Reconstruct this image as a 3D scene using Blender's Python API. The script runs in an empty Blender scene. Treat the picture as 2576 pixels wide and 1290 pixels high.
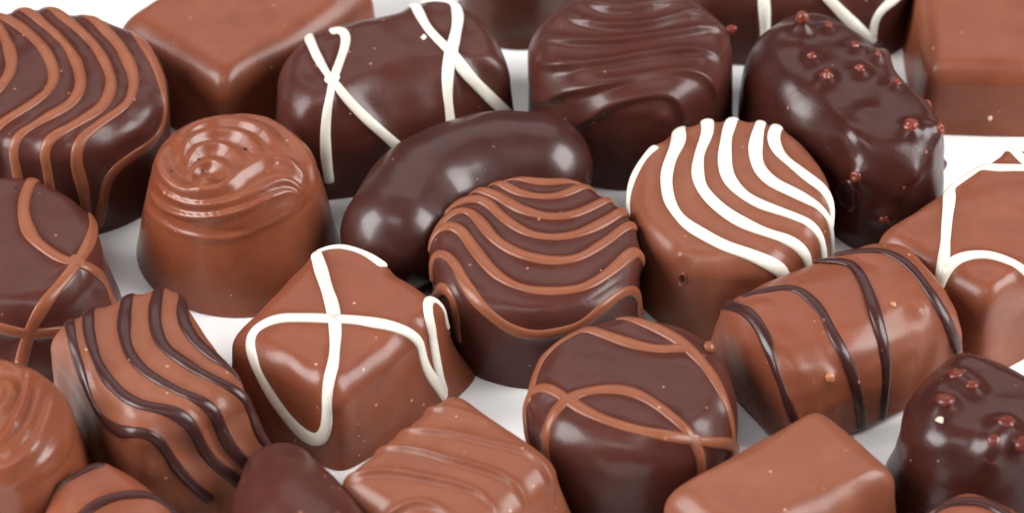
import bpy, math, random
import numpy as np
from mathutils import Vector
from mathutils.bvhtree import BVHTree

# ------------------------------------------------------------------ camera, world, light
S = 0.01                                   # lengths below are in centimetres
ELEV, DIST, FPX = math.radians(40.0), 60.0, 10320.0
sc = bpy.context.scene
col = sc.collection
cam = bpy.data.cameras.new('camera')
cam_o = bpy.data.objects.new('camera', cam); col.objects.link(cam_o)
cam_o.location = (0, -DIST*math.cos(ELEV)*S, DIST*math.sin(ELEV)*S)
cam_o.rotation_euler = (math.radians(90)-ELEV, 0, 0)
cam.sensor_width = 36.0
cam.lens = 36.0*FPX/2576.0
cam.clip_start, cam.clip_end = 0.02, 20.0
cam.dof.use_dof = True
cam.dof.focus_distance = 0.579
cam.dof.aperture_fstop = 26.0
sc.camera = cam_o

w = bpy.data.worlds.new('World'); sc.world = w; w.use_nodes = True
bg = w.node_tree.nodes['Background']
bg.inputs[0].default_value = (1.0, 0.985, 0.97, 1); bg.inputs[1].default_value = 0.05

def softbox(name, az, el, dist, sx, sy, power, colour=(1, 0.99, 0.975)):
    l = bpy.data.lights.new(name, 'AREA'); l.shape = 'RECTANGLE'
    l.size, l.size_y, l.energy, l.color = sx, sy, power, colour
    o = bpy.data.objects.new(name, l); col.objects.link(o)
    a, e = math.radians(az), math.radians(el)
    p = Vector((math.sin(a)*math.cos(e), -math.cos(a)*math.cos(e), math.sin(e)))*dist
    o.location = p
    o.rotation_euler = p.to_track_quat('Z', 'Y').to_euler()
    return o
softbox('softbox_lamp', -76, 34, 0.75, 0.44, 0.50, 10.4)
softbox('softbox_lamp', 82, 34, 0.75, 0.44, 0.50, 9.4)
softbox('softbox_lamp', -15, 62, 0.9, 0.42, 0.22, 1.5)
softbox('softbox_lamp', 178, 48, 1.3, 1.3, 0.75, 4.2)

sc.view_settings.view_transform = 'Standard'
sc.view_settings.look = 'None'
sc.view_settings.exposure = 0.0
sc.view_settings.gamma = 1.0
sc.view_settings.use_curve_mapping = False

# ------------------------------------------------------------------ pixel -> place on a level plane
CAM = np.array([0, -DIST*math.cos(ELEV), DIST*math.sin(ELEV)])
FWD = np.array([0, math.cos(ELEV), -math.sin(ELEV)])
UPV = np.array([0, math.sin(ELEV), math.cos(ELEV)])
def ray(px, py):
    d = FWD + np.array([1., 0, 0])*(px-1288)/FPX + UPV*(645-py)/FPX
    return d/np.linalg.norm(d)
def at(px, py, z):
    d = ray(px, py); t = (z-CAM[2])/d[2]
    return CAM + d*t
# the zoomed views the outlines were measured in
def z1(p): return [(x*.5143, y*.5143) for x, y in p]
def z2(p): return [(663.4+x*.5143, y*.5143) for x, y in p]
def z3(p): return [(1260.5+x*.4627, y*.4627) for x, y in p]
def z4(p): return [(1791+x*.4627, y*.4627) for x, y in p]
def z5(p): return [(x*.5143, 626.3+y*.5143) for x, y in p]
def z6(p): return [(530.7+x*.5143, 626.3+y*.5143) for x, y in p]
def z7(p): return [(1061.4+x*.5143, 626.3+y*.5143) for x, y in p]
def z8(p): return [(1713.5+x*.5143, 626.3+y*.5143) for x, y in p]
def ell(cx, cy, rx, ry, n=24):
    return [(cx+rx*math.cos(k*2*math.pi/n), cy+ry*math.sin(k*2*math.pi/n)) for k in range(n)]

# ------------------------------------------------------------------ materials
def nd(nt, t, **kw):
    n = nt.nodes.new(t)
    for k, v in kw.items(): setattr(n, k, v)
    return n
def lin(c):
    return tuple(((v/255)/12.92 if v/255 <= .04045 else ((v/255+.055)/1.055)**2.4) for v in c)
def choc(name, base, dark, speck, rough=.36, sss=.25, bump=.12, specks=.5, scuff=.25, radius=(1., .32, .14), spec=.29, coat=.12, crough=.16):
    m = bpy.data.materials.new(name); m.use_nodes = True
    nt = m.node_tree; b = nt.nodes['Principled BSDF']; L = nt.links.new
    tc = nd(nt, 'ShaderNodeTexCoord'); info = nd(nt, 'ShaderNodeObjectInfo')
    off = nd(nt, 'ShaderNodeVectorMath', operation='SCALE')
    L(info.outputs['Location'], off.inputs[0]); off.inputs['Scale'].default_value = 7.3
    add = nd(nt, 'ShaderNodeVectorMath', operation='ADD')
    L(tc.outputs['Object'], add.inputs[0]); L(off.outputs[0], add.inputs[1])
    P = add.outputs[0]
    def noise(scale, detail=3, rough_=.55):
        n = nd(nt, 'ShaderNodeTexNoise'); n.inputs['Scale'].default_value = scale
        n.inputs['Detail'].default_value = detail; n.inputs['Roughness'].default_value = rough_
        L(P, n.inputs['Vector']); return n.outputs['Fac']
    def remap(v, a, b_, c, d):
        r = nd(nt, 'ShaderNodeMapRange'); L(v, r.inputs[0])
        for i, x in enumerate((a, b_, c, d)): r.inputs[1+i].default_value = x
        return r.outputs[0]
    def mix(f, a, c):
        x = nd(nt, 'ShaderNodeMix', data_type='RGBA')
        if isinstance(f, float): x.inputs[0].default_value = f
        else: L(f, x.inputs[0])
        for i, v in ((6, a), (7, c)):
            if isinstance(v, tuple): x.inputs[i].default_value = (*v, 1)
            else: L(v, x.inputs[i])
        return x.outputs[2]
    c = mix(remap(noise(170, 4), .35, .7, 0, 1), base, dark)
    c = mix(remap(noise(75, 3), .42, .62, 0, .8), c, tuple(v*f for v, f in zip(base, (.86, .78, .74))))
    st = nd(nt, 'ShaderNodeMapping'); st.inputs['Scale'].default_value = (1300, 420, 900); st.inputs['Rotation'].default_value = (.4, .3, .8); L(P, st.inputs[0])
    sv = nd(nt, 'ShaderNodeTexVoronoi'); sv.inputs['Scale'].default_value = 1.0; L(st.outputs[0], sv.inputs['Vector'])
    sp = nd(nt, 'ShaderNodeSeparateColor'); L(sv.outputs['Color'], sp.inputs[0])
    sg = nd(nt, 'ShaderNodeMath', operation='GREATER_THAN'); L(sp.outputs[1], sg.inputs[0]); sg.inputs[1].default_value = .985
    sm = nd(nt, 'ShaderNodeMath', operation='MULTIPLY'); L(sg.outputs[0], sm.inputs[0]); L(remap(sv.outputs['Distance'], .06, .2, scuff*1.6, 0), sm.inputs[1])
    c = mix(sm.outputs[0], c, tuple(min(1, v*1.7+.015) for v in base))
    # fine grain
    c = mix(remap(noise(2600, 2), .5, .75, 0, .35), c, tuple(v*.72 for v in base))
    # tiny pale and rusty specks, thinned out by the cell's own random value
    for sc_, thr, keep, cc in ((620, .15, .955, speck), (300, .085, .93, tuple(min(1, v*1.9) for v in base)), (900, .12, .975, (.6, .48, .38))):
        v = nd(nt, 'ShaderNodeTexVoronoi'); v.inputs['Scale'].default_value = sc_; L(P, v.inputs['Vector'])
        near = remap(v.outputs['Distance'], thr*.5, thr*1.25, 1, 0)
        sep = nd(nt, 'ShaderNodeSeparateColor'); L(v.outputs['Color'], sep.inputs[0])
        pick = nd(nt, 'ShaderNodeMath', operation='GREATER_THAN'); L(sep.outputs[0], pick.inputs[0]); pick.inputs[1].default_value = 1-(1-keep)*specks*2
        f = nd(nt, 'ShaderNodeMath', operation='MULTIPLY'); L(near, f.inputs[0]); L(pick.outputs[0], f.inputs[1])
        f2 = nd(nt, 'ShaderNodeMath', operation='MULTIPLY'); L(f.outputs[0], f2.inputs[0]); f2.inputs[1].default_value = .75
        c = mix(f2.outputs[0], c, cc)
    # dusty bloom patches
    bl = noise(95, 6, .68)
    c = mix(remap(bl, .56, .74, 0, scuff*.4), c, tuple(min(1, v*1.45+.012) for v in base))
    L(c, b.inputs['Base Color'])
    L(remap(bl, .4, .72, rough-.03, rough+scuff*.5), b.inputs['Roughness'])
    b.inputs['Specular IOR Level'].default_value = spec
    b.inputs['Subsurface Weight'].default_value = sss
    b.inputs['Subsurface Radius'].default_value = radius
    b.inputs['Subsurface Scale'].default_value = .0017
    b.inputs['Coat Weight'].default_value = coat; b.inputs['Coat Roughness'].default_value = crough
    hsum = nd(nt, 'ShaderNodeMath', operation='MULTIPLY_ADD')
    L(noise(420, 3), hsum.inputs[0]); hsum.inputs[1].default_value = 1.0
    fine = nd(nt, 'ShaderNodeMath', operation='MULTIPLY'); L(noise(2300, 2), fine.inputs[0]); fine.inputs[1].default_value = .22
    L(fine.outputs[0], hsum.inputs[2])
    bp = nd(nt, 'ShaderNodeBump'); bp.inputs['Strength'].default_value = bump; bp.inputs['Distance'].default_value = .0006
    L(hsum.outputs[0], bp.inputs['Height']); L(bp.outputs[0], b.inputs['Normal'])
    return m
MILK = choc('milk_chocolate', (.208, .062, .031), (.155, .042, .020), (.62, .33, .17), rough=.37, sss=.25)
MILK2 = choc('matt_milk_chocolate', (.212, .070, .036), (.165, .050, .025), (.62, .36, .2), rough=.41, sss=.22)
GLOSSY = choc('glossy_milk_chocolate', (.205, .060, .028), (.155, .042, .019), (.62, .33, .17), rough=.29, sss=.22, coat=.22, specks=.7)
REDLUMP = choc('dark_red_lump', (.14, .028, .018), (.08, .016, .012), (.4, .12, .08), rough=.25, sss=.4, specks=.3)
DARK = choc('dark_chocolate', (.048, .0120, .0090), (.034, .0085, .0068), (.42, .15, .07), rough=.30, sss=.15)
DARKM = choc('matt_dark_chocolate', (.070, .0180, .0130), (.050, .0127, .0095), (.42, .17, .09), rough=.38, sss=.15)
DARKB = choc('polished_dark_chocolate', (.046, .0118, .0090), (.033, .0085, .0066), (.3, .14, .1), rough=.36, sss=.2, scuff=.45, bump=.07, coat=.4, crough=.2)
BROWN = choc('caramel_brown_drizzle', (.225, .075, .036), (.185, .058, .027), (.6, .3, .15), rough=.36, sss=.2, specks=.15)
DRZ = choc('dark_drizzle', (.046, .0150, .0135), (.036, .011, .010), (.4, .25, .2), rough=.28, sss=.2, specks=.3, bump=.08)
WHITE = choc('white_chocolate', (.73, .71, .635), (.69, .67, .585), (.9, .85, .72), rough=.32, sss=.35, bump=.06, specks=.05, scuff=.1, radius=(1, .8, .5))
BEAD = choc('rusty_red_bead', (.20, .040, .022), (.10, .019, .012), (.6, .2, .1), rough=.22, sss=.5, specks=.2)
NUT = choc('golden_nut_chip', (.42, .19, .09), (.36, .15, .065), (.7, .45, .25), rough=.3, sss=.5, specks=.1)
HOLE_SHADE = choc('painted_hole_shade', (.018, .007, .005), (.03, .012, .008), (.2, .08, .03), rough=.6, sss=0., specks=.2)  # near-black colour that paints the shade inside holes
CRUMB = choc('pale_crumb', (.70, .52, .40), (.6, .42, .3), (.8, .7, .6), rough=.6, sss=.3, specks=.0)

m = bpy.data.materials.new('white_paper'); m.use_nodes = True
nt = m.node_tree; b = nt.nodes['Principled BSDF']
tc = nd(nt, 'ShaderNodeTexCoord'); n1 = nd(nt, 'ShaderNodeTexNoise'); n1.inputs['Scale'].default_value = 900; n1.inputs['Detail'].default_value = 4
nt.links.new(tc.outputs['Object'], n1.inputs['Vector'])
bp = nd(nt, 'ShaderNodeBump'); bp.inputs['Strength'].default_value = .08; bp.inputs['Distance'].default_value = .0003
nt.links.new(n1.outputs['Fac'], bp.inputs['Height']); nt.links.new(bp.outputs[0], b.inputs['Normal'])
b.inputs['Base Color'].default_value = (.90, .895, .89, 1); b.inputs['Roughness'].default_value = .45
PAPER = m

# ------------------------------------------------------------------ mesh helpers
def link_mesh(name, V, F, mat, parent=None, origin=(0, 0, 0)):
    """V (n,3) in cm, F list of faces or (quads array, tris array)."""
    origin = np.asarray(origin, float)
    me = bpy.data.meshes.new(name)
    V = (np.asarray(V, np.float64)-origin)*S
    if isinstance(F, tuple):
        Q, T = F
        loops = np.concatenate([Q.ravel(), T.ravel()]).astype(np.int32)
        tot = np.concatenate([np.full(len(Q), 4), np.full(len(T), 3)]).astype(np.int32)
        st = np.concatenate([[0], np.cumsum(tot)[:-1]]).astype(np.int32)
        me.vertices.add(len(V)); me.vertices.foreach_set('co', V.ravel().astype(np.float32))
        me.loops.add(len(loops)); me.loops.foreach_set('vertex_index', loops)
        me.polygons.add(len(tot)); me.polygons.foreach_set('loop_start', st); me.polygons.foreach_set('loop_total', tot)
        me.update(calc_edges=True)
    else:
        me.from_pydata([tuple(v) for v in V], [], F)
    me.polygons.foreach_set('use_smooth', [True]*len(me.polygons))
    me.validate(); me.update()
    me.materials.append(mat)
    o = bpy.data.objects.new(name, me); col.objects.link(o)
    if parent is not None: o.parent = parent
    else: o.location = Vector(origin)*S
    return o
def grid_faces(nr, nc):
    """rings nr of nc verts, then top pole, bottom pole"""
    i = np.arange(nr-1)[:, None]*nc; j = np.arange(nc)[None, :]; k = (j+1) % nc
    Q = np.stack([i+j, i+nc+j, i+nc+k, i+k], -1).reshape(-1, 4)
    j = j[0]; k = k[0]; top = nr*nc; bot = top+1
    T = np.concatenate([np.stack([np.full(nc, top), j, k], 1), np.stack([(nr-1)*nc+k, (nr-1)*nc+j, np.full(nc, bot)], 1)])
    return Q, T
def closed_smooth(P, sigma, n=900):
    P = np.asarray(P, float); Q = np.vstack([P, P[:1]])
    s = np.concatenate([[0], np.cumsum(np.linalg.norm(np.diff(Q, axis=0), axis=1))]); L = s[-1]
    t = np.arange(n)*L/n
    R = np.stack([np.interp(t, s, Q[:, k]) for k in range(Q.shape[1])], 1)
    f = np.fft.fftfreq(n, L/n)
    g = np.exp(-2*(np.pi*f*sigma)**2)
    return np.stack([np.fft.ifft(np.fft.fft(R[:, k])*g).real for k in range(R.shape[1])], 1)
def wobble(seed, V, amp, wl):
    r = np.random.RandomState(seed); out = np.zeros(len(V))
    for _ in range(9):
        d = r.normal(size=3); d /= np.linalg.norm(d)
        k = 2*np.pi/(wl*r.uniform(.7, 1.6))
        out += np.sin(V@d*k+r.uniform(0, 6.28))
    return out*amp/3.
class Loft:
    """A moulded sweet: plan outline (traced at the shoulder), rounded shoulder, flaring wall, foot."""
    def __init__(s, outline, h, a=.28, b=.3, flare=.08, sig=.22, crown=.05, wob=.012, wl=1.3, seed=1, foot=.022, power=1.3, push=()):
        # outline entries: (px, py) or (px, py, a, b, flare)
        zt = h-.28*b
        rows = []
        for p in outline:
            aa, bb, fl = (list(p[2:])+[a, b, flare][len(p)-2:]) if len(p) > 2 else (a, b, flare)
            q = at(p[0], p[1], h-.28*bb)
            rows.append((q[0], q[1], aa, bb, fl))
        R = closed_smooth(rows, sig)
        # centroid of area
        x, y = R[:, 0], R[:, 1]; x2, y2 = np.roll(x, -1), np.roll(y, -1); c = x*y2-x2*y; A = c.sum()/2
        s.c = np.array([((x+x2)*c).sum()/(6*A), ((y+y2)*c).sum()/(6*A), 0])
        th = np.arctan2(y-s.c[1], x-s.c[0]); rr = np.hypot(x-s.c[0], y-s.c[1])
        o = np.argsort(th); s.th = th[o]
        s.rt = (rr+.30*R[:, 2])[o]; s.a = R[o, 2]; s.b = R[o, 3]; s.fl = R[o, 4]
        s.h, s.crown, s.wob, s.wl, s.seed, s.foot, s.power, s.push = h, crown, wob, wl, seed, foot, power, push
    def raw(s, dense=1.0):
        nt = int(430*dense); th = np.arange(nt)*2*np.pi/nt-np.pi
        f = lambda v: np.interp(th, np.r_[s.th-2*np.pi, s.th, s.th+2*np.pi], np.r_[v, v, v])
        rt, a, b, fl = f(s.rt), f(s.a), f(s.b), f(s.fl)
        nT, nA, nW = int(56*dense), int(26*dense), int(52*dense)
        ca, sa = np.cos(th), np.sin(th); rings = []
        def ring(r, z): rings.append(np.stack([s.c[0]+r*ca, s.c[1]+r*sa, z+0*r], 1))
        cr = lambda q: s.crown*(1-q**2)
        for k in range(1, nT+1):
            q = k/nT; r = (rt-a)*q; ring(r, s.h+cr(r/rt))
        for k in range(1, nA+1):
            ph = k/nA*np.pi/2; r = rt-a+a*math.sin(ph)
            ring(r, s.h-b+b*math.cos(ph)+cr(r/rt)*(1-k/nA))
        for k in range(1, nW+1):
            q = k/nW; z = (s.h-b)*(1-q)+.03*q
            foot = s.foot*np.clip((.25-z)/.25, 0, 1)**2
            ring(rt+fl*q**s.power+foot, z)
        ring(rt+fl+s.foot-.012, 0*rt+.01); ring(rt+fl+s.foot-.05, 0*rt)
        V = np.vstack(rings+[np.array([[s.c[0], s.c[1], s.h+s.crown]]), np.array([[s.c[0], s.c[1], 0.]])])
        return V, len(rings), nt
class Bean:
    def __init__(s, spine, wob=.01, wl=1.5, seed=3):
        # spine: (px, py, z, r)
        P = [list(at(p[0], p[1], p[2]))+[p[3]] for p in spine]
        s.P = catmull(np.array(P), 60)
        s.wob, s.wl, s.seed, s.push = wob, wl, seed, ()
        s.c = s.P[len(s.P)//2, :3]*np.array([1, 1, 0])
    def raw(s, dense=1.0):
        P = s.P; X = P[:, :3]; L = np.concatenate([[0], np.cumsum(np.linalg.norm(np.diff(X, axis=0), axis=1))])
        r0, r1 = P[0, 3], P[-1, 3]; t0 = (X[1]-X[0]); t0 /= np.linalg.norm(t0); t1 = (X[-1]-X[-2]); t1 /= np.linalg.norm(t1)
        nt = int(240*dense); n1, n2 = int(50*dense), int(110*dense)
        rings = []; th = np.arange(nt)*2*np.pi/nt
        def ring(c, t, r):
            up = np.array([0, 0, 1.])-t*t[2]; up /= np.linalg.norm(up); side = np.cross(t, up)
            rings.append(c+r*(np.cos(th)[:, None]*side+np.sin(th)[:, None]*up))
        for k in range(1, n1):
            ph = k/n1*np.pi/2; ring(X[0]-t0*r0*math.cos(ph), t0, r0*math.sin(ph))
        tt = np.gradient(X, axis=0); tt /= np.linalg.norm(tt, axis=1)[:, None]
        for k in range(n2+1):
            l = L[-1]*k/n2
            c = np.array([np.interp(l, L, X[:, j]) for j in range(3)]); t = np.array([np.interp(l, L, tt[:, j]) for j in range(3)]); t /= np.linalg.norm(t)
            ring(c, t, np.interp(l, L, P[:, 3]))
        for k in range(n1-1, 0, -1):
            ph = k/n1*np.pi/2; ring(X[-1]+t1*r1*math.cos(ph), t1, r1*math.sin(ph))
        V = np.vstack(rings+[(X[0]-t0*r0)[None], (X[-1]+t1*r1)[None]])
        V[:, 2] = np.where(V[:, 2] < .02, .02+(V[:, 2]-.02)*.05, V[:, 2])
        return V, len(rings), nt
class Log:
    '''half-round bar: arched cross-section swept along its axis, with flat rounded ends'''
    def __init__(s, A, B, w, h, n=2.7, p=6.5, wob=.01, wl=1.2, seed=1):
        s.A, s.E = at(A[0], A[1], 0), at(B[0], B[1], 0)
        s.w, s.hh, s.n, s.p, s.wob, s.wl, s.seed, s.push = w, h, n, p, wob, wl, seed, ()
        s.c = (s.A+s.E)/2
    def raw(s, dense=1.0):
        ax = s.E-s.A; L = np.linalg.norm(ax)/2; ax = ax/(2*L); sd = np.cross(ax, [0, 0, 1.])
        nt, nr = int(420*dense), int(230*dense); th = np.arange(nt)*2*np.pi/nt
        c_, s_ = np.cos(th), np.sin(th)
        zc = s.hh*.30
        x = s.w*np.sign(c_)*np.abs(c_)**(2/s.n)
        z = np.where(s_ >= 0, (s.hh-zc)*np.abs(s_)**(2/s.n), -zc*np.abs(s_)**(2/9.))
        x = x*np.where(s_ < 0, 1+.05*np.abs(s_)**.4, 1.)
        rings = []
        for k in range(1, nr):
            a = -np.pi/2+np.pi*k/nr; u = np.sign(a)*abs(math.sin(a))**(2/s.p); f = max(math.cos(a), 0)**(2/s.p)
            rings.append(s.c+ax*L*u+sd*(x*f)[:, None]+np.array([0, 0, 1.])*(zc+z*f)[:, None])
        V = np.vstack(rings+[(s.c-ax*L+[0, 0, zc])[None], (s.c+ax*L+[0, 0, zc])[None]])
        V[:, 2] = np.maximum(V[:, 2], 0)
        return V, len(rings), nt
def catmull(P, per=12):
    P = np.asarray(P, float)
    if len(P) < 3:
        t = np.linspace(0, 1, per)[:, None]; return P[0]*(1-t)+P[-1]*t
    Q = np.vstack([2*P[0]-P[1], P, 2*P[-1]-P[-2]]); out = []
    for i in range(1, len(Q)-2):
        for k in range(per):
            t = k/per
            out.append(.5*((2*Q[i])+(-Q[i-1]+Q[i+1])*t+(2*Q[i-1]-5*Q[i]+4*Q[i+1]-Q[i+2])*t*t+(-Q[i-1]+3*Q[i]-3*Q[i+1]+Q[i+2])*t**3))
    out.append(Q[-2]); return np.array(out)
def grid_normals(V, nr, nc):
    G = V[:nr*nc].reshape(nr, nc, 3)
    du = np.roll(G, -1, 1)-np.roll(G, 1, 1)
    dv = np.gradient(G, axis=0)
    n = np.cross(dv, du); l = np.linalg.norm(n, axis=2, keepdims=True); n = n/np.maximum(l, 1e-12)
    n = n.reshape(-1, 3)
    c = V.mean(0)
    if (n*(V[:nr*nc]-c)).sum() < 0: n = -n
    p0 = n[:nc].mean(0); p0 /= np.linalg.norm(p0)+1e-9
    p1 = n[(nr-1)*nc:].mean(0); p1 /= np.linalg.norm(p1)+1e-9
    return np.vstack([n, p0[None], p1[None]])
def shape_body(B, dense, extra=None):
    V, nr, nc = B.raw(dense); N = grid_normals(V, nr, nc)
    zf = np.clip(V[:, 2]/.25, 0, 1)
    d = wobble(B.seed, V, B.wob, B.wl)+wobble(B.seed+50, V, B.wob*.30+.0015, B.wl*.4)
    # a seed-independent fade keeps the foot on the table
    V = V+N*(d*zf)[:, None]
    for (p, r, amt) in B.push:
        q = np.asarray(p); dd = np.linalg.norm(V-q, axis=1)
        V = V+N*(amt*np.exp(-(dd/r)**2)*zf)[:, None]
    if extra is not None:
        N = grid_normals(V, nr, nc)
        V = V+N*(extra(V, N)*zf)[:, None]
    return V, nr, nc

class Piece:
    def __init__(s, B, mat, name, label, cat, group=None):
        s.B, s.mat, s.name, s.label, s.cat, s.group = B, mat, name, label, cat, group
        V, nr, nc = shape_body(B, .42)
        s.V0 = V
        Q, T = grid_faces(nr, nc)
        s.bvh = BVHTree.FromPolygons([tuple(v) for v in V], [tuple(map(int, f)) for f in Q]+[tuple(map(int, f)) for f in T])
        s.lines, s.ridges, s.bumps, s.parts, s.rest = [], [], [], [], []
    def hit(s, px, py):
        d = ray(px, py)
        loc, n, i, dist = s.bvh.ray_cast(Vector(CAM), Vector(d), 200)
        if loc is None:
            c = Vector((s.B.c[0], s.B.c[1], .9)); t = (c-Vector(CAM)).dot(Vector(d))
            loc, n, i, dist = s.bvh.find_nearest(Vector(CAM)+Vector(d)*t)
        if n.dot(loc-Vector((s.B.c[0], s.B.c[1], .6))) < 0: n = -n
        return np.array(loc), np.array(n)
    def path(s, pts, ext=(.0, .0)):
        px = catmull(np.array(pts, float), 10)
        A = []
        for p in px:
            loc = s.bvh.ray_cast(Vector(CAM), Vector(ray(*p)), 200)[0]
            if loc is not None: A.append(np.array(loc))
        if len(A) < 4: A = [s.hit(*p)[0] for p in px]
        A = np.array(A)
        keep = [0]
        for i in range(1, len(A)):
            if np.linalg.norm(A[i]-A[keep[-1]]) > .015: keep.append(i)
        A = A[keep]
        def resample(A):
            L = np.concatenate([[0], np.cumsum(np.linalg.norm(np.diff(A, axis=0), axis=1))]); n = max(8, int(L[-1]/.035))
            return np.stack([np.interp(np.linspace(0, L[-1], n), L, A[:, k]) for k in range(3)], 1), n
        A, n = resample(A)
        for _ in range(8): A[1:-1] = A[1:-1]*.5+(A[:-2]+A[2:])*.25
        def march(p, t, length):
            out = []; st = .05
            for _ in range(int(length/st)):
                loc = s.bvh.find_nearest(Vector(p+t*st))[0]
                q = np.array(loc); t2 = q-p; l = np.linalg.norm(t2)
                if l < 1e-4 or q[2] < .12: break
                t = t2/l; p = q; out.append(q)
            return out
        g = min(6, len(A)-1)
        if ext[0]:
            t = A[0]-A[g]; t /= np.linalg.norm(t); A = np.array(march(A[0], t, ext[0])[::-1]+list(A))
        if ext[1]:
            t = A[-1]-A[-1-g]; t /= np.linalg.norm(t); A = np.array(list(A)+march(A[-1], t, ext[1]))
        A, n = resample(A)
        for _ in range(6): A[1:-1] = A[1:-1]*.5+(A[:-2]+A[2:])*.25
        N = []
        for i in range(n):
            loc, nn, _, _ = s.bvh.find_nearest(Vector(A[i])); A[i] = np.array(loc)
            nn = np.array(nn)
            if nn@(A[i]-np.array([s.B.c[0], s.B.c[1], .5])) < 0: nn = -nn
            N.append(nn)
        N = np.array(N)
        for _ in range(8): N[1:-1] = N[1:-1]*.5+(N[:-2]+N[2:])*.25
        N /= np.linalg.norm(N, axis=1)[:, None]
        for _ in range(3): A[1:-1] = A[1:-1]*.5+(A[:-2]+A[2:])*.25
        return A, N
    def line(s, pts, mat, wd=.078, ht=.062, ext=(.0, .0), name='drizzle_line', label=None, lift=0.):
        A, N = s.path(pts, ext); s.lines.append((A, N, mat, wd, ht, name, label, lift))
    def ridge(s, pts, amp=.06, w1=.06, w2=.16, ext=(.0, .0)):
        """same-colour crest: w1 = falloff on the left of the travel direction, w2 on the right"""
        A, N = s.path(pts, ext); s.ridges.append((A, N, amp, w1, w2))
    def bump(s, px, py, amp, r):
        p, n = s.hit(px, py); s.bumps.append((p, amp, r)); return p, n
    def build(s):
        ctr = np.array([s.B.c[0], s.B.c[1], 0.])
        def extra(V, N):
            d = np.zeros(len(V))
            for A, Nn, mat, wd, ht, *_ in s.lines:
                D = dist_poly(V, A, 4*wd)[0]; d = np.maximum(d, .046*np.exp(-(D/(wd*1.45))**2))
            tot = np.zeros(len(V))
            for A, Nn, amp, w1, w2 in s.ridges:
                D, idx = dist_poly(V, A, 5*max(w1, w2))
                T = np.gradient(A, axis=0); T /= np.linalg.norm(T, axis=1)[:, None]
                sd = (np.cross(Nn[idx], T[idx])*(V-A[idx])).sum(1)
                wv = np.where(sd > 0, w1, w2)
                # soften the hand-over at the crest and fade both ends
                fade = np.clip(np.minimum(idx, len(A)-1-idx)/15., .0, 1)**.8
                tot = np.maximum(tot, amp*fade*np.exp(-np.abs(D/wv)**1.6))
            tot = tot+d
            for p, amp, r in s.bumps:
                D = np.linalg.norm(V-p, axis=1); tot = tot+amp*np.exp(-(D/r)**2)
            return tot
        V, nr, nc = shape_body(s.B, 1.0, extra)
        Q, T = grid_faces(nr, nc)
        many = bool(s.lines or s.parts)
        if many:
            root = bpy.data.objects.new(s.name, None); col.objects.link(root); root.location = Vector(ctr)*S
            root.empty_display_size = .01
            body = link_mesh('chocolate_body', V, (Q, T), s.mat, root, ctr)
        else:
            root = link_mesh(s.name, V, (Q, T), s.mat, None, ctr)
        root['label'] = s.label; root['category'] = s.cat
        if s.group: root['group'] = s.group
        rs = np.random.RandomState(s.B.seed+9)
        for A, N, mat, wd, ht, name, label, lift in s.lines:
            for p, amp, r in s.bumps: A = A+N*(amp*np.exp(-(np.linalg.norm(A-p, axis=1)/r)**2))[:, None]
            V, F = tube(A, N, wd, ht, rs, lift)
            o = link_mesh(name, V, F, mat, root, ctr)
            if label: o['label'] = label
        for f in s.parts: f(root, ctr)
        return root
def dist_poly(V, A, rmax):
    D = np.full(len(V), 1e3); I = np.zeros(len(V), int)
    lo, hi = A.min(0)-rmax, A.max(0)+rmax
    m_ = np.where(((V > lo) & (V < hi)).all(1))[0]
    A32 = A.astype(np.float64); a2 = (A32**2).sum(1)
    for k in range(0, len(m_), 8000):
        ix = m_[k:k+8000]; v = V[ix]
        d2 = (v**2).sum(1)[:, None]+a2[None]-2*v@A32.T
        j = d2.argmin(1); I[ix] = j
        # distance to the neighbouring segments
        best = np.sqrt(np.maximum(d2[np.arange(len(ix)), j], 0))
        for o in (-1, 0):
            j0 = np.clip(j+o, 0, len(A)-2); p, q = A[j0], A[j0+1]; e = q-p
            t = np.clip(((v-p)*e).sum(1)/np.maximum((e*e).sum(1), 1e-9), 0, 1)
            best = np.minimum(best, np.linalg.norm(v-p-e*t[:, None], axis=1))
        D[ix] = best
    return D, I
def tube(A, N, wd, ht, rs, lift=0.):
    n = len(A); T = np.gradient(A, axis=0); T /= np.linalg.norm(T, axis=1)[:, None]
    side = np.cross(T, N); side /= np.linalg.norm(side, axis=1)[:, None]; N = np.cross(side, T)
    k = 14; ph = np.arange(k)*2*np.pi/k
    x = np.linspace(0, 1, n)*n*.035
    vary = 1+.11*np.sin(x*2.1+rs.uniform(0, 6))+.07*np.sin(x*9.1+rs.uniform(0, 6))*.5+.06*np.sin(x*5.3+rs.uniform(0, 6))
    L = n*.035; s_ = np.minimum(np.linspace(0, L, n), np.linspace(L, 0, n))
    cap = np.sqrt(np.clip(1-(1-np.clip(s_/(wd*.9), 0, 1))**2, .0, 1))*.97+.03
    V = []
    for i in range(n):
        ww, hh = wd*vary[i]*cap[i], ht*vary[i]*cap[i]
        c = A[i]+N[i]*(.036+lift-ht*.12)
        V.append(c+side[i]*ww*np.cos(ph)[:, None]+N[i]*hh*np.sin(ph)[:, None])
    V = np.vstack(V+[A[:1], A[-1:]])
    Q, Tt = grid_faces(n, k)
    return V, (Q[:, ::-1], Tt[:, ::-1])
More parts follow.
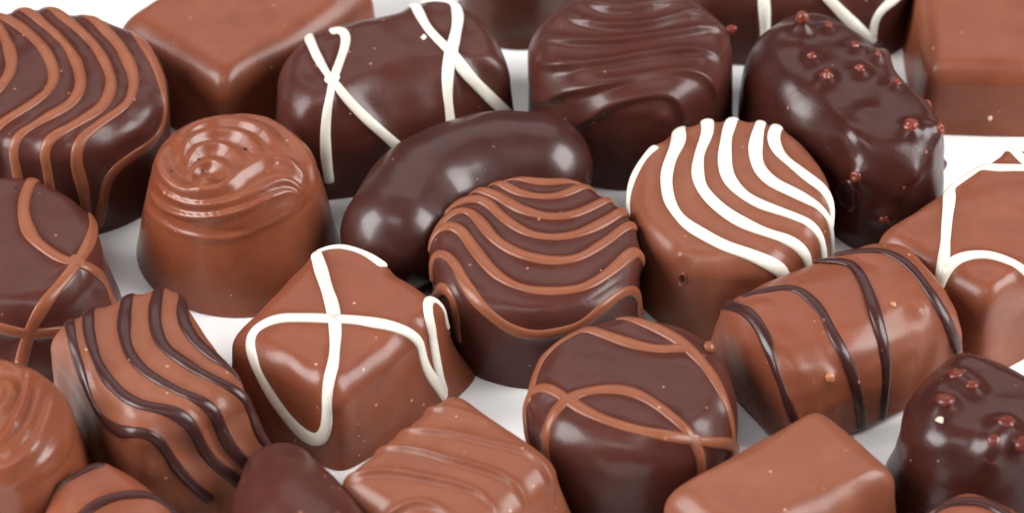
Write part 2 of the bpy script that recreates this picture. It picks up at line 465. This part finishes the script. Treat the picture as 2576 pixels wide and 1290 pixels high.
def blob(p, n, r, mat, name, squash=.8, sink=.25, seed=0, lumps=.06):
    """small rounded bead sitting in the surface"""
    def f(root, ctr):
        nn = np.array(n)/np.linalg.norm(n); t = np.cross(nn, [0, 1, .3]); t /= np.linalg.norm(t); u = np.cross(nn, t)
        nr, nc = 15, 22; V = []
        for i in range(1, nr+1):
            a_ = i/(nr+1)*np.pi; b_ = np.arange(nc)*2*np.pi/nc
            V.append(np.stack([np.sin(a_)*np.cos(b_), np.sin(a_)*np.sin(b_), np.cos(a_)*squash+0*b_], 1))
        V = np.vstack(V+[np.array([[0, 0, squash]]), np.array([[0, 0, -squash]])])
        V = V*(1+wobble(seed, V, lumps, 1.1))[:, None]
        W = p+nn*r*(squash-2*sink*squash)*1.0+r*(V[:, :1]*t+V[:, 1:2]*u+V[:, 2:]*nn)
        link_mesh(name, W, grid_faces(nr, nc), mat, root, ctr)
    return f
def hole(p, n, r, mat_rim, name='air_hole', rx=1., ry=1.):
    """air hole: raised rim, closed by a near-black cap painted as inner shade"""
    def f(root, ctr):
        nn = np.array(n)/np.linalg.norm(n); t = np.cross(nn, [0, 0, 1]); t /= np.linalg.norm(t); u = np.cross(nn, t)
        prof = [(1.35, -.12), (1.2, .1), (1.02, .17), (.88, .12), (.80, -.05)]
        nc = 26; b_ = np.arange(nc)*2*np.pi/nc; V = []
        jag = 1+.08*np.sin(3*b_+1)+.05*np.sin(7*b_)
        for q, z in prof: V.append(p+nn*r*z+r*q*(np.cos(b_)*jag*rx)[:, None]*t+r*q*(np.sin(b_)*jag*ry)[:, None]*u)
        V = np.vstack(V+[p[None]-nn*.02, p[None]-nn*.02]); Q, T = grid_faces(len(prof), nc)
        rim = link_mesh(name, V, (Q, T[:0]), mat_rim, root, ctr)
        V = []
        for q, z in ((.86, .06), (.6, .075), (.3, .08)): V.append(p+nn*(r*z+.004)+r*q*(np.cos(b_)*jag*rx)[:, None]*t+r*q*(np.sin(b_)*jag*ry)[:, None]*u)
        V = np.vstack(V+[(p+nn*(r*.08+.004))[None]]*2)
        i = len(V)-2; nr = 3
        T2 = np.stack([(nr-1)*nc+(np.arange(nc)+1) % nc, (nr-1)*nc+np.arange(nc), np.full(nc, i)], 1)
        hol = link_mesh('hollow_shade', V, (Q[:(nr-1)*nc], T2), HOLE_SHADE, rim, ctr)  # closed dark cap, stands in for shade within the rim
    return f
pieces = []
def new(*a, **k):
    p = Piece(*a, **k); pieces.append(p); return p

def pool(p, px, py, r, mat):
    q, n = p.hit(px, py); p.parts.append(blob(q+n*.045, n, r*.95, mat, 'drizzle_blob', squash=.20, sink=.5, seed=int(px), lumps=.08))
# ------------------------------------------------------------------ the setting
link_mesh('tabletop', [(-150, -100, 0), (150, -100, 0), (150, 260, 0), (-150, 260, 0)], [(0, 1, 2, 3)], PAPER)['kind'] = 'structure'

G_W = 'brown drizzled dark chocolates'
# ------------------------------------------------------------------ top row
p = new(Loft(ell(93, 200, 315, 172), 1.75, a=.30, b=.30, flare=.04, seed=11, wob=.02), DARKM, 'round_praline',
        'large round dark chocolate with brown wavy stripes at the white back corner', 'chocolate')
for q in ([(-30, 40), (0, 75), (25, 130), (30, 175), (0, 225), (-40, 260)],
          [(18, 52), (50, 70), (85, 100), (115, 135), (133, 175), (136, 205), (115, 240), (62, 278), (0, 318), (-20, 345), (-24, 400)],
          [(77, 37), (105, 60), (140, 90), (175, 130), (197, 175), (203, 222), (178, 265), (105, 308), (50, 342), (34, 368), (38, 400), (49, 455)],
          [(137, 30), (190, 72), (242, 123), (272, 180), (280, 222), (257, 272), (195, 314), (130, 350), (111, 375), (116, 405), (124, 457)],
          [(205, 28), (257, 72), (303, 123), (330, 175), (337, 222), (318, 268), (267, 304), (206, 350), (190, 380), (193, 422), (206, 463), (214, 515)],
          [(309, 67), (360, 118), (396, 190), (409, 267), (399, 330), (360, 370), (298, 412), (267, 453), (257, 505), (248, 550)]):
    p.line(q, BROWN, .082, .036, ext=(.5, .3))

p = new(Loft([(308, 55), (562, 214), (930, -22), (673, -175)], 1.32, a=.50, b=.46, flare=.10, sig=.17, seed=21, wob=.005), MILK, 'square_praline',
        'plain smooth milk chocolate block behind the striped round and the swirl cup', 'chocolate', 'plain milk chocolate blocks')

p = new(Loft([(771, 97), (895, 62), (1044, 24, .7, .8, .06), (1140, 8, .5, .6, .06), (1208, 42, .3, .4, .1), (1258, 115, .3, .4, .12), (1272, 165, .4, .5, .12),
              (1180, 205), (1000, 255), (860, 285), (770, 285, .5, .6, .1), (712, 235, .42, .6, .14), (715, 155, .42, .6, .14)],
             1.70, a=.85, b=1.0, crown=.08, flare=.06, sig=.2, seed=31, wob=.018), DARKM, 'oblong_praline',
        'dark chocolate log with two white crossed drizzles behind the bean', 'chocolate', 'dark logs with white drizzle')
p.line(z2([(225, 190), (250, 260), (300, 350), (350, 420), (420, 500), (500, 580), (570, 640), (640, 700)]), WHITE, .073, .038, ext=(.15, .3))
p.line(z2([(320, 170), (370, 150), (400, 165), (400, 230), (370, 320), (335, 420), (310, 520), (300, 640), (305, 760), (318, 870)]), WHITE, .073, .038, ext=(.0, .1))
p.line(z2([(750, 50), (790, 130), (850, 200), (920, 270), (1000, 370), (1090, 460), (1180, 545)]), WHITE, .084, .040, ext=(.4, .4))
p.line(z2([(880, 15), (930, 25), (950, 90), (935, 190), (910, 280), (895, 380), (895, 480), (908, 585)]), WHITE, .084, .040, ext=(.4, .6))

pool(p, 836, 203, .12, WHITE); pool(p, 1134, 130, .12, WHITE)
q, n = p.hit(1067, 96); p.parts.append(blob(q, n, .05, WHITE, 'crumb', squash=.4, seed=5, lumps=.3))

p = new(Loft(ell(1308, -140, 138, 88), 1.4, a=.3, b=.4, flare=.06, seed=41, wob=.02), MILK, 'round_praline',
        'brown chocolate cut by the top edge behind the dark log', 'chocolate')
p.mat = choc('reddish_dark_chocolate', (.065, .018, .010), (.045, .012, .007), (.4, .15, .07), rough=.32, sss=.5)

p = new(Loft(ell(1588, 112, 246, 136), 1.78, a=.34, b=.42, flare=.02, seed=51, wob=.009, wl=1.3), DARKM, 'ridged_praline',
        'dark chocolate round with thick drapes of its own colour, behind the bean', 'chocolate')
for q in ([(430, 10), (560, 62), (700, 72), (850, 48), (1000, 15)],
          [(320, 85), (450, 138), (600, 162), (800, 148), (950, 112), (1110, 98), (1200, 150)],
          [(225, 205), (330, 238), (550, 245), (800, 220), (1000, 190), (1130, 165), (1230, 185)],
          [(185, 335), (250, 358), (400, 370), (600, 350), (800, 312), (1000, 290), (1150, 300), (1205, 340)],
          [(170, 560), (260, 540), (350, 500), (450, 488), (600, 460), (800, 420), (950, 400), (1080, 410), (1150, 480), (1170, 580)],
          [(370, 710), (480, 640), (600, 570), (750, 530), (880, 515), (960, 550), (1000, 680)]):
    p.ridge(z3(q), .12 if q[0][0] > 175 and q[0][0] != 370 else .085, .14, .06)
n_ = p.bump(*z3([(880, 640)])[0], .05, .12)
n_ = p.hit(*z3([(1238, 165)])[0])
p.parts.append(blob(n_[0], n_[1]+np.array([.6, 0, .2]), .07, BEAD, 'chocolate_nub', squash=1.6, sink=.2, seed=4))
p.bumps.append((n_[0], .05, .1))

p = new(Loft([(1780, -190), (2200, -190), (2270, -130), (2262, -60), (2190, -28), (1990, -22), (1800, -25), (1745, -60), (1740, -150)],
             1.5, a=.6, b=.7, flare=.05, sig=.2, seed=61), DARKM, 'oblong_praline',
        'dark chocolate log with white drizzle cut by the top edge behind the nubbly one', 'chocolate', 'dark logs with white drizzle')
p.line([(1918, -50), (1922, 0), (1925, 60), (1926, 110)], WHITE, .08, .055, ext=(.6, 0))
p.line([(2050, -40), (2087, 0), (2124, 37), (2170, 79), (2200, 105)], WHITE, .08, .055, ext=(.5, 0))
p.line([(2193, 95), (2198, 51), (2217, 18), (2250, -4), (2268, -30)], WHITE, .08, .055, ext=(0, .3))

p = new(Loft([(1925, 75), (1990, 38), (2060, 38), (2115, 62), (2175, 95), (2225, 135), (2290, 215), (2340, 262), (2358, 315, .45, .6, .1), (2345, 370, .4, .55, .12),
              (2270, 405, .4, .6, .08), (2180, 410, .45, .6, .06), (2110, 365), (2040, 305), (1960, 245), (1900, 180), (1890, 120)],
             1.75, a=.6, b=.8, flare=.04, sig=.16, seed=71, wob=.028, wl=1.5), DARK, 'nubbly_praline',
        'lumpy dark chocolate log with red beads and a hole in its near end', 'chocolate', 'nubbly dark chocolates')
k = 0
for (x, y, r) in ((2083, 76, .085), (2042, 155, .08), (2148, 126, .085), (2206, 150, .085), (2232, 128, .07), (2079, 202, .105), (2162, 184, .08), (2250, 222, .085),
               (2354, 256, .10), (2290, 325, .115), (2351, 328, .11), (2162, 440, .09), (2222, 545, .08)):
    q, n = p.bump(x, y, .115, .165)
    p.parts.append(blob(q+n*.10, n, r*(.80+.3*((k*37) % 10)/10), BEAD, 'red_bead', squash=.7, sink=.64, seed=k, lumps=.16)); k += 1
p.bump(1990, 130, .06, .25); p.bump(2185, 280, .05, .2); p.bump(2300, 440, .07, .16); p.bump(2270, 485, .06, .2); p.bump(2240, 240, .05, .25); p.bump(2140, 330, .07, .3)
q, n = p.hit(2020, 22); p.bumps.append((q, .2, .2))
p.parts.append(blob(q+n*.2, n+np.array([0, 0, .5]), .10, BEAD, 'red_bead', squash=1.1, sink=.2, seed=31))
q, n = p.hit(2133, 488); p.bumps.append((q, .04, .24)); p.parts.append(hole(q+n*.045, n, .17, DARK, rx=.95, ry=1.15))
p.bump(2374, 412, .12, .12)

p = new(Loft([(2342, 178), (2305, -150), (2800, -150), (2800, 182)], 1.18, a=.36, b=.38, flare=.12, sig=.14, seed=81, wob=.006), MILK, 'square_praline',
        'plain smooth milk chocolate block at the upper right edge', 'chocolate', 'plain milk chocolate blocks')
q, n = p.hit(2490, 297); p.parts.append(blob(q, n, .04, CRUMB, 'crumb', squash=.5, seed=3))

# ------------------------------------------------------------------ middle
p = new(Loft(ell(588, 402, 189, 119), 1.86, a=.50, b=.48, flare=.28, power=.8, seed=91, wob=.006, crown=.0), GLOSSY, 'swirl_cup_praline',
        'milk chocolate cup with a moulded swirl on top, left of the bean', 'chocolate', 'milk chocolate swirl cups')
SW = ([(800, 700), (850, 645), (960, 585), (1120, 558), (1290, 590), (1420, 670), (1500, 780), (1530, 880), (1535, 980)],
      [(850, 690), (805, 770), (820, 860), (890, 925), (1000, 948), (1100, 925), (1200, 860), (1290, 812), (1380, 802), (1450, 840), (1500, 910)],
      [(765, 850), (800, 925), (900, 985), (1010, 1002), (1150, 982), (1280, 925), (1370, 885), (1440, 900), (1500, 970)],
      [(735, 940), (800, 1010), (920, 1052), (1050, 1055), (1200, 1020), (1330, 960), (1420, 930), (1480, 960)],
      [(705, 1010), (800, 1095), (900, 1142), (1020, 1165), (1150, 1155), (1300, 1100), (1400, 1050), (1450, 1040)],
      [(925, 880), (940, 810), (1010, 775), (1085, 800), (1115, 850), (1095, 890)],
      [(905, 860), (925, 770), (1000, 720), (1080, 715), (1150, 765), (1180, 840)],
      [(885, 840), (905, 730), (1000, 665), (1110, 650), (1215, 690), (1280, 790)],
      [(865, 800), (885, 690), (980, 620), (1130, 600), (1280, 650), (1385, 760)])
amps = (.05, .12, .075, .06, .02, .10, .11, .11, .09)
WW = ((.07, .10), (.085, .12), (.055, .08), (.045, .07), (.04, .06), (.12, .08), (.13, .10), (.14, .11), (.14, .11))
for q, am, ww in zip(SW, (.07, .17, .10, .08, .03, .12, .14, .15, .13), WW): p.ridge(z1(q), am, *ww)
q, n = p.hit(505, 425); p.bumps.append((q, -.17, .35))
q, n = p.hit(514, 458); p.bumps.append((q, .19, .145))
q, n = p.hit(560, 345); p.bumps.append((q, -.06, .45))
k = 0
for (x, y) in ((843, 841), (972, 788), (992, 846), (1197, 736), (942, 756), (905, 812), (945, 992)):
    q, n = p.hit(*z1([(x, y)])[0]); k += 1
    p.parts.append(blob(q+n*.03, n, .022 if k < 5 else .014, HOLE_SHADE, 'pinhole', squash=.5, sink=.3, seed=k))  # dark bead on the surface, painted as the shade of a tiny hole

p = new(Bean([(1001, 588, .84, .83), (1060, 503, .85, .85), (1150, 452, .86, .86), (1250, 426, .86, .86), (1348, 424, .83, .83)], wob=.006, seed=101), DARKB,
        'kidney_bean_praline', 'large glossy dark kidney shaped chocolate among the rounds', 'chocolate', 'dark kidney bean chocolates')

p = new(Loft(ell(1350, 622, 258, 170), 1.42, a=.18, b=.24, flare=.0, seed=111, wob=.012), DARKM, 'round_praline',
        'round dark chocolate with close brown waves in front of the bean', 'chocolate')
for q in ([(1311, 456), (1352, 462), (1399, 464), (1450, 456)],
          [(1265, 468), (1306, 490), (1358, 500), (1409, 497), (1450, 480), (1490, 466)],
          [(1216, 484), (1260, 502), (1306, 530), (1368, 548), (1425, 549), (1480, 530), (1520, 510), (1549, 504)],
          [(1157, 515), (1198, 503), (1234, 521), (1270, 556), (1327, 591), (1394, 602), (1461, 591), (1526, 560), (1560, 539), (1578, 537)],
          [(1121, 557), (1147, 535), (1178, 534), (1209, 563), (1245, 607), (1306, 643), (1380, 660), (1450, 655), (1520, 615), (1570, 577), (1593, 572)],
          [(1100, 591), (1113, 575), (1142, 573), (1165, 590), (1190, 626), (1231, 678), (1277, 714), (1339, 734), (1401, 737), (1463, 729), (1514, 703), (1565, 662), (1596, 632), (1605, 645)],
          [(1092, 665), (1094, 645), (1115, 641), (1144, 667), (1169, 714), (1210, 765), (1257, 806), (1298, 829), (1349, 840), (1401, 832), (1452, 816), (1493, 786), (1540, 750), (1573, 729), (1598, 740), (1602, 775)],
          [(1103, 740), (1120, 721), (1144, 745), (1151, 780), (1154, 816)]):
    p.line(q, BROWN, .086, .042, ext=(.35, .35))

p = new(Loft(ell(1840, 488, 245, 184), 1.45, a=.26, b=.32, flare=.02, seed=121, wob=.02), MILK2, 'round_praline',
        'round milk chocolate striped with thick white waves, a pinhole in its side', 'chocolate')
for q, e in (([(1634, 393), (1600, 432), (1588, 475), (1588, 523)], (.2, .3)),
          ([(1709, 336), (1705, 366), (1686, 407), (1677, 444), (1679, 486), (1691, 523), (1719, 560), (1760, 588), (1827, 624), (1883, 642), (1935, 662), (1968, 683), (1975, 712)], (.3, 0)),
          ([(1779, 313), (1779, 342), (1760, 389), (1755, 430), (1762, 470), (1791, 509), (1837, 546), (1897, 578), (1950, 597), (1998, 615), (2024, 645), (2030, 690)], (.3, 0)),
          ([(1842, 305), (1828, 347), (1823, 407), (1833, 453), (1865, 490), (1911, 518), (1976, 541), (2022, 560), (2055, 590), (2066, 640), (2064, 670)], (.3, .2)),
          ([(1914, 312), (1904, 347), (1900, 389), (1911, 430), (1944, 463), (1990, 486), (2041, 514), (2070, 541), (2083, 574), (2088, 640)], (.3, .3)),
          ([(1953, 326), (1944, 352), (1962, 393), (1995, 421), (2036, 453), (2066, 478), (2082, 506), (2086, 540)], (.3, .3))):
    p.line(q, WHITE, .092, .050, ext=e)
q, n = p.bump(1715, 640, .06, .12)
q, n = p.hit(1719, 698); p.bumps.append((q, .02, .1)); p.parts.append(hole(q+n*.022, n, .062, BROWN, rx=.9, ry=1.2))

p = new(Loft(ell(18, 612, 228, 164), 1.38, a=.28, b=.34, flare=.20, seed=131, wob=.02), DARKM, 'round_praline',
        'dark chocolate round with a brown looped drizzle at the left edge', 'chocolate')
p.line([(88, 450), (72, 473), (60, 514), (62, 555), (82, 602), (118, 633), (159, 658), (200, 668), (226, 678), (257, 703), (272, 745)], BROWN, .088, .036, ext=(.3, .3))
p.line([(96, 450), (139, 462), (186, 485), (216, 521), (231, 566), (227, 602), (206, 645), (154, 714), (113, 760), (87, 801), (72, 837), (59, 883), (51, 920)], BROWN, .088, .036, ext=(.3, .3))
p.line([(-30, 812), (0, 822), (31, 829), (67, 837), (103, 836), (154, 832)], BROWN, .082, .036, ext=(.3, .5))
pool(p, 193, 660, .12, BROWN); pool(p, 70, 838, .11, BROWN)
q, n = p.hit(46, 476); p.parts.append(hole(q+n*.006, n, .05, DARKM, name='air_hole'))

p = new(Loft([(795, 640), (850, 622), (905, 634), (1112, 772, .32, .32, .42), (853, 992, .34, .36, .04), (588, 848, .32, .34, .2)], 1.42, a=.36, b=.38, flare=.2, sig=.16, seed=141, wob=.02, wl=1.4, foot=.05), MILK,
        'square_praline', 'milk chocolate square with a white looped cross in the front middle', 'chocolate', 'milk squares with white drizzle')
p.line(z6([(512, 10), (530, 80), (560, 180), (590, 270), (605, 350), (610, 440), (600, 560), (580, 660), (575, 780), (570, 870), (540, 928), (500, 928), (430, 875), (340, 770), (260, 640), (210, 520), (195, 440),
           (240, 385), (330, 348), (460, 345), (600, 350), (750, 360), (880, 385), (970, 415), (1018, 470), (1030, 540), (1055, 600), (1100, 665), (1135, 720)]), WHITE, .088, .042, ext=(.3, .2))
p.line(z6([(480, 48), (510, 22), (570, 10), (650, 4), (720, 18), (790, 60)]), WHITE, .08, .06, ext=(.3, .3))
p.line(z6([(1115, 285), (1085, 248), (1055, 262), (1055, 330), (1075, 420), (1090, 520), (1110, 610), (1140, 710)]), WHITE, .073, .038, ext=(.4, 0))

pool(p, 839, 804, .12, WHITE); pool(p, 1100, 955, .10, WHITE)

p = new(Loft([(2555, 372), (2830, 535), (2483, 758), (2212, 592)], 1.42, a=.36, b=.38, flare=.16, sig=.17, seed=151, wob=.02, wl=1.4), MILK,
        'square_praline', 'milk chocolate square with white lines at the right edge', 'chocolate', 'milk squares with white drizzle')
p.line([(2640, 440), (2576, 427), (2508, 428), (2440, 424), (2403, 430), (2392, 463), (2388, 509), (2383, 555), (2379, 597), (2377, 626), (2374, 670), (2364, 724)], WHITE, .086, .042, ext=(0, .3))
p.line([(2362, 730), (2377, 693), (2397, 662), (2433, 647), (2485, 644), (2536, 660), (2576, 685), (2640, 730)], WHITE, .086, .042)
p.line([(2552, 384), (2568, 402), (2600, 430)], WHITE, .073, .038, ext=(.3, 0))

p = new(Log((1872, 1044), (2318, 866), 1.15, 1.63, n=2.9, p=8, seed=161, wob=.024, wl=1.1), MILK, 'oblong_praline',
        'milk chocolate log with four dark cross stripes between square and block', 'chocolate', 'milk logs with dark drizzle')
for q in ([(275, 292), (330, 315), (390, 390), (430, 480), (470, 590), (510, 700), (550, 825)],
          [(430, 208), (540, 196), (620, 240), (690, 320), (740, 420), (790, 530), (840, 640), (870, 760), (880, 865)],
          [(770, 68), (830, 78), (880, 140), (920, 230), (950, 330), (985, 460), (1000, 580), (990, 700), (980, 820)],
          [(880, 20), (1000, 22), (1100, 78), (1180, 165), (1250, 275), (1308, 385), (1345, 480)]):
    p.line(z8(q), DRZ, .078, .034, ext=(.4, .1))
for (x, y, r, am) in ((720, 625, .07, .06), (1035, 275, .045, .03)):
    q, n = p.bump(*z8([(x, y)])[0], am, .14); p.parts.append(blob(q+n*am, n, r, NUT, 'nut_chip', squash=.7, sink=.6, seed=6))
p.bump(*z8([(1160, 300)])[0], .05, .12); p.bump(*z8([(820, 500)])[0], .05, .25)

p = new(Loft([(2290, 1020), (2330, 945), (2413, 886), (2520, 918), (2660, 985), (2720, 1070), (2620, 1150), (2480, 1165), (2370, 1140), (2305, 1085)], 1.6, a=.5, b=.65, flare=.18, sig=.15, seed=171, wob=.022, wl=1.3), DARK,
        'nubbly_praline', 'lumpy dark chocolate with red beads at the lower right edge', 'chocolate', 'nubbly dark chocolates')
for (x, y, r) in ((1345, 640, .09), (1420, 690, .08), (1290, 765, .12), (1585, 870, .10), (1525, 945, .08), (1668, 960, .1), (1205, 890, .03)):
    q, n = p.bump(*z8([(x, y)])[0], .11 if r > .05 else .02, .19)
    p.parts.append(blob(q+n*.11, n, r*1.15, REDLUMP, 'red_bead', squash=.6, sink=.62, seed=int(x))) if r > .05 else None
q, n = p.hit(*z8([(1515, 1015)])[0]); p.parts.append(hole(q+n*.05, n, .075, BEAD)); p.bumps.append((q, .05, .16))
q, n = p.hit(*z8([(1268, 838)])[0]); p.parts.append(blob(q+n*.01, n, .055, CRUMB, 'crumb', squash=.3, seed=8, lumps=.2))

# ------------------------------------------------------------------ front
p = new(Loft(ell(1590, 975, 248, 172), 1.5, a=.38, b=.46, flare=-.02, seed=181, wob=.02), DARKM, 'round_praline',
        'round dark chocolate with crossing brown oval loops near the bottom edge', 'chocolate')
for q, e in (([(620, 1010), (615, 920), (640, 830), (690, 760), (770, 715), (880, 695), (1000, 700), (1100, 740), (1200, 810), (1280, 880), (1335, 960), (1358, 1030), (1360, 1090)], (.2, .3)),
          ([(520, 880), (515, 780), (540, 712), (590, 684), (650, 702), (720, 750), (800, 800), (900, 845), (1050, 890), (1180, 915), (1300, 932), (1400, 942), (1490, 950), (1525, 975)], (.3, .3)),
          ([(545, 690), (580, 580), (645, 470), (700, 405), (800, 400), (900, 430), (1050, 480), (1180, 500), (1270, 492), (1330, 500)], (.3, .0)),
          ([(740, 385), (850, 345), (980, 345), (1120, 385), (1240, 445), (1330, 520), (1400, 600), (1455, 700), (1490, 800), (1508, 880), (1512, 960)], (.3, .3))):
    p.line(z7(q), BROWN, .084, .036, ext=e)
pool(p, *z7([(735, 750)])[0], .11, BROWN); pool(p, *z7([(1335, 940)])[0], .11, BROWN); pool(p, *z7([(1290, 490)])[0], .11, BROWN)
q, n = p.hit(*z7([(1395, 490)])[0]); p.parts.append(blob(q, n+np.array([.4, 0, 0]), .09, BROWN, 'drizzle_blob', squash=.8, sink=.2, seed=5))

p = new(Loft([(2060, 1028), (2248, 1190), (1858, 1386), (1678, 1238)], 1.36, a=.42, b=.42, flare=.1, sig=.16, seed=191, wob=.005), MILK2, 'square_praline',
        'plain smooth milk chocolate block cut by the bottom edge', 'chocolate', 'plain milk chocolate blocks')

p = new(Loft([(1140, 986), (1402, 1168, .3, .32, .38), (1150, 1410), (852, 1214)], 1.42, a=.28, b=.3, flare=.2, sig=.2, crown=.13, seed=201, wob=.006, wl=1.2), MILK2, 'ridged_praline',
        'milk chocolate square with raised ridges of its own colour at the bottom edge', 'chocolate')
for q in ([(1010, 805), (1100, 790), (1200, 800), (1290, 820), (1360, 850)],
          [(890, 890), (1000, 895), (1150, 905), (1300, 940), (1430, 970), (1540, 1000), (1620, 1070), (1650, 1150), (1670, 1290)],
          [(750, 990), (850, 980), (1000, 990), (1150, 1030), (1300, 1070), (1400, 1100), (1480, 1150), (1530, 1230), (1545, 1310)],
          [(680, 1115), (800, 1095), (900, 1095), (1050, 1120), (1180, 1150), (1300, 1190), (1370, 1250), (1395, 1320)],
          [(880, 1290), (970, 1245), (1060, 1245), (1150, 1285), (1220, 1340)]):
    p.ridge(z6(q), .085, .075, .05, ext=(.3, 0))

p = new(Bean([(706, 1216, .60, .55), (716, 1256, .70, .68), (732, 1300, .80, .80), (762, 1360, .86, .86), (810, 1430, .88, .88)], seed=211), DARKM,
        'kidney_bean_praline', 'small matt dark kidney shaped chocolate cut by the bottom edge', 'chocolate', 'dark kidney bean chocolates')

p = new(Loft([(128, 850), (240, 780), (335, 745), (430, 722), (505, 830), (565, 915), (620, 985, .3, .32, .75), (475, 1050, .28, .3, .42), (345, 1090, .28, .3, .1), (250, 990), (190, 905)],
             1.62, a=.26, b=.3, flare=.10, sig=.15, seed=221, wob=.024, wl=1.2), MILK2, 'square_praline',
        'milk chocolate square covered with five dark wavy lines in the lower left', 'chocolate')
for q in ([(340, 350), (350, 430), (390, 560), (440, 700), (490, 800), (560, 870), (640, 895), (710, 895), (780, 940), (830, 1020), (880, 1090), (950, 1160), (1010, 1210)],
          [(440, 295), (430, 370), (450, 480), (500, 600), (580, 700), (680, 765), (800, 790), (890, 820), (950, 890), (990, 970), (1050, 1050), (1120, 1100), (1170, 1150)],
          [(630, 222), (610, 320), (610, 440), (650, 540), (730, 620), (850, 690), (960, 740), (1030, 780), (1070, 850), (1100, 930), (1160, 1010), (1215, 1070)],
          [(785, 185), (760, 280), (760, 380), (800, 480), (900, 560), (1000, 620), (1100, 670), (1180, 720), (1220, 790), (1250, 880), (1300, 960)],
          [(890, 225), (890, 300), (910, 390), (970, 470), (1050, 540), (1120, 600), (1170, 660)]):
    p.line(z5(q), DRZ, .082, .036, ext=(.3, .15))

p = new(Loft(ell(-20, 1042, 186, 142), 1.82, a=.45, b=.45, flare=.26, power=.8, seed=231, wob=.006, crown=.0), GLOSSY, 'swirl_cup_praline',
        'milk chocolate cup with moulded arcs at the lower left edge', 'chocolate', 'milk chocolate swirl cups')
for q, am in (([(150, 585), (135, 680), (110, 780), (60, 880), (0, 940), (-60, 970)], .12), ([(205, 620), (190, 720), (160, 830), (100, 930), (0, 1020)], .11),
          ([(255, 665), (245, 760), (210, 880), (140, 990), (50, 1060), (-20, 1090)], .09), ([(305, 800), (290, 900), (240, 1000), (150, 1090), (60, 1150), (0, 1190)], .02),
          ([(-40, 540), (0, 550), (60, 585), (125, 590)], .09), ([(-30, 650), (40, 650), (65, 700), (30, 770), (-40, 800)], .12)):
    p.ridge(z5(q), am, .11, .07)

p = new(Loft([(110, 1300), (150, 1222), (220, 1178), (290, 1176), (370, 1228), (440, 1295), (460, 1380), (350, 1440), (200, 1440), (120, 1380)], 1.3, a=.4, b=.5, flare=.05, sig=.12, seed=241, wob=.02), MILK,
        'oblong_praline', 'milk chocolate log with dark stripes cut by the bottom edge, far left', 'chocolate', 'milk logs with dark drizzle')
p.line(z5([(200, 1290), (250, 1215), (330, 1145), (430, 1085)]), DRZ, .07, .035, ext=(.3, .3))
p.line(z5([(400, 1310), (450, 1265), (520, 1232), (640, 1208), (750, 1222), (840, 1290)]), DRZ, .085, .05, ext=(.3, .3))

p = new(Loft([(2322, 1320), (2352, 1270), (2433, 1238), (2540, 1276), (2630, 1340), (2600, 1430), (2450, 1460), (2340, 1410)], 1.3, a=.4, b=.5, flare=.05, sig=.12, seed=251, wob=.02), MILK,
        'oblong_praline', 'milk chocolate log with a dark stripe, just showing at the bottom right', 'chocolate', 'milk logs with dark drizzle')
p.line(z8([(1230, 1300), (1320, 1252), (1430, 1240), (1530, 1268), (1620, 1330)]), DRZ, .08, .05, ext=(.3, .3))

for p in pieces: p.build()
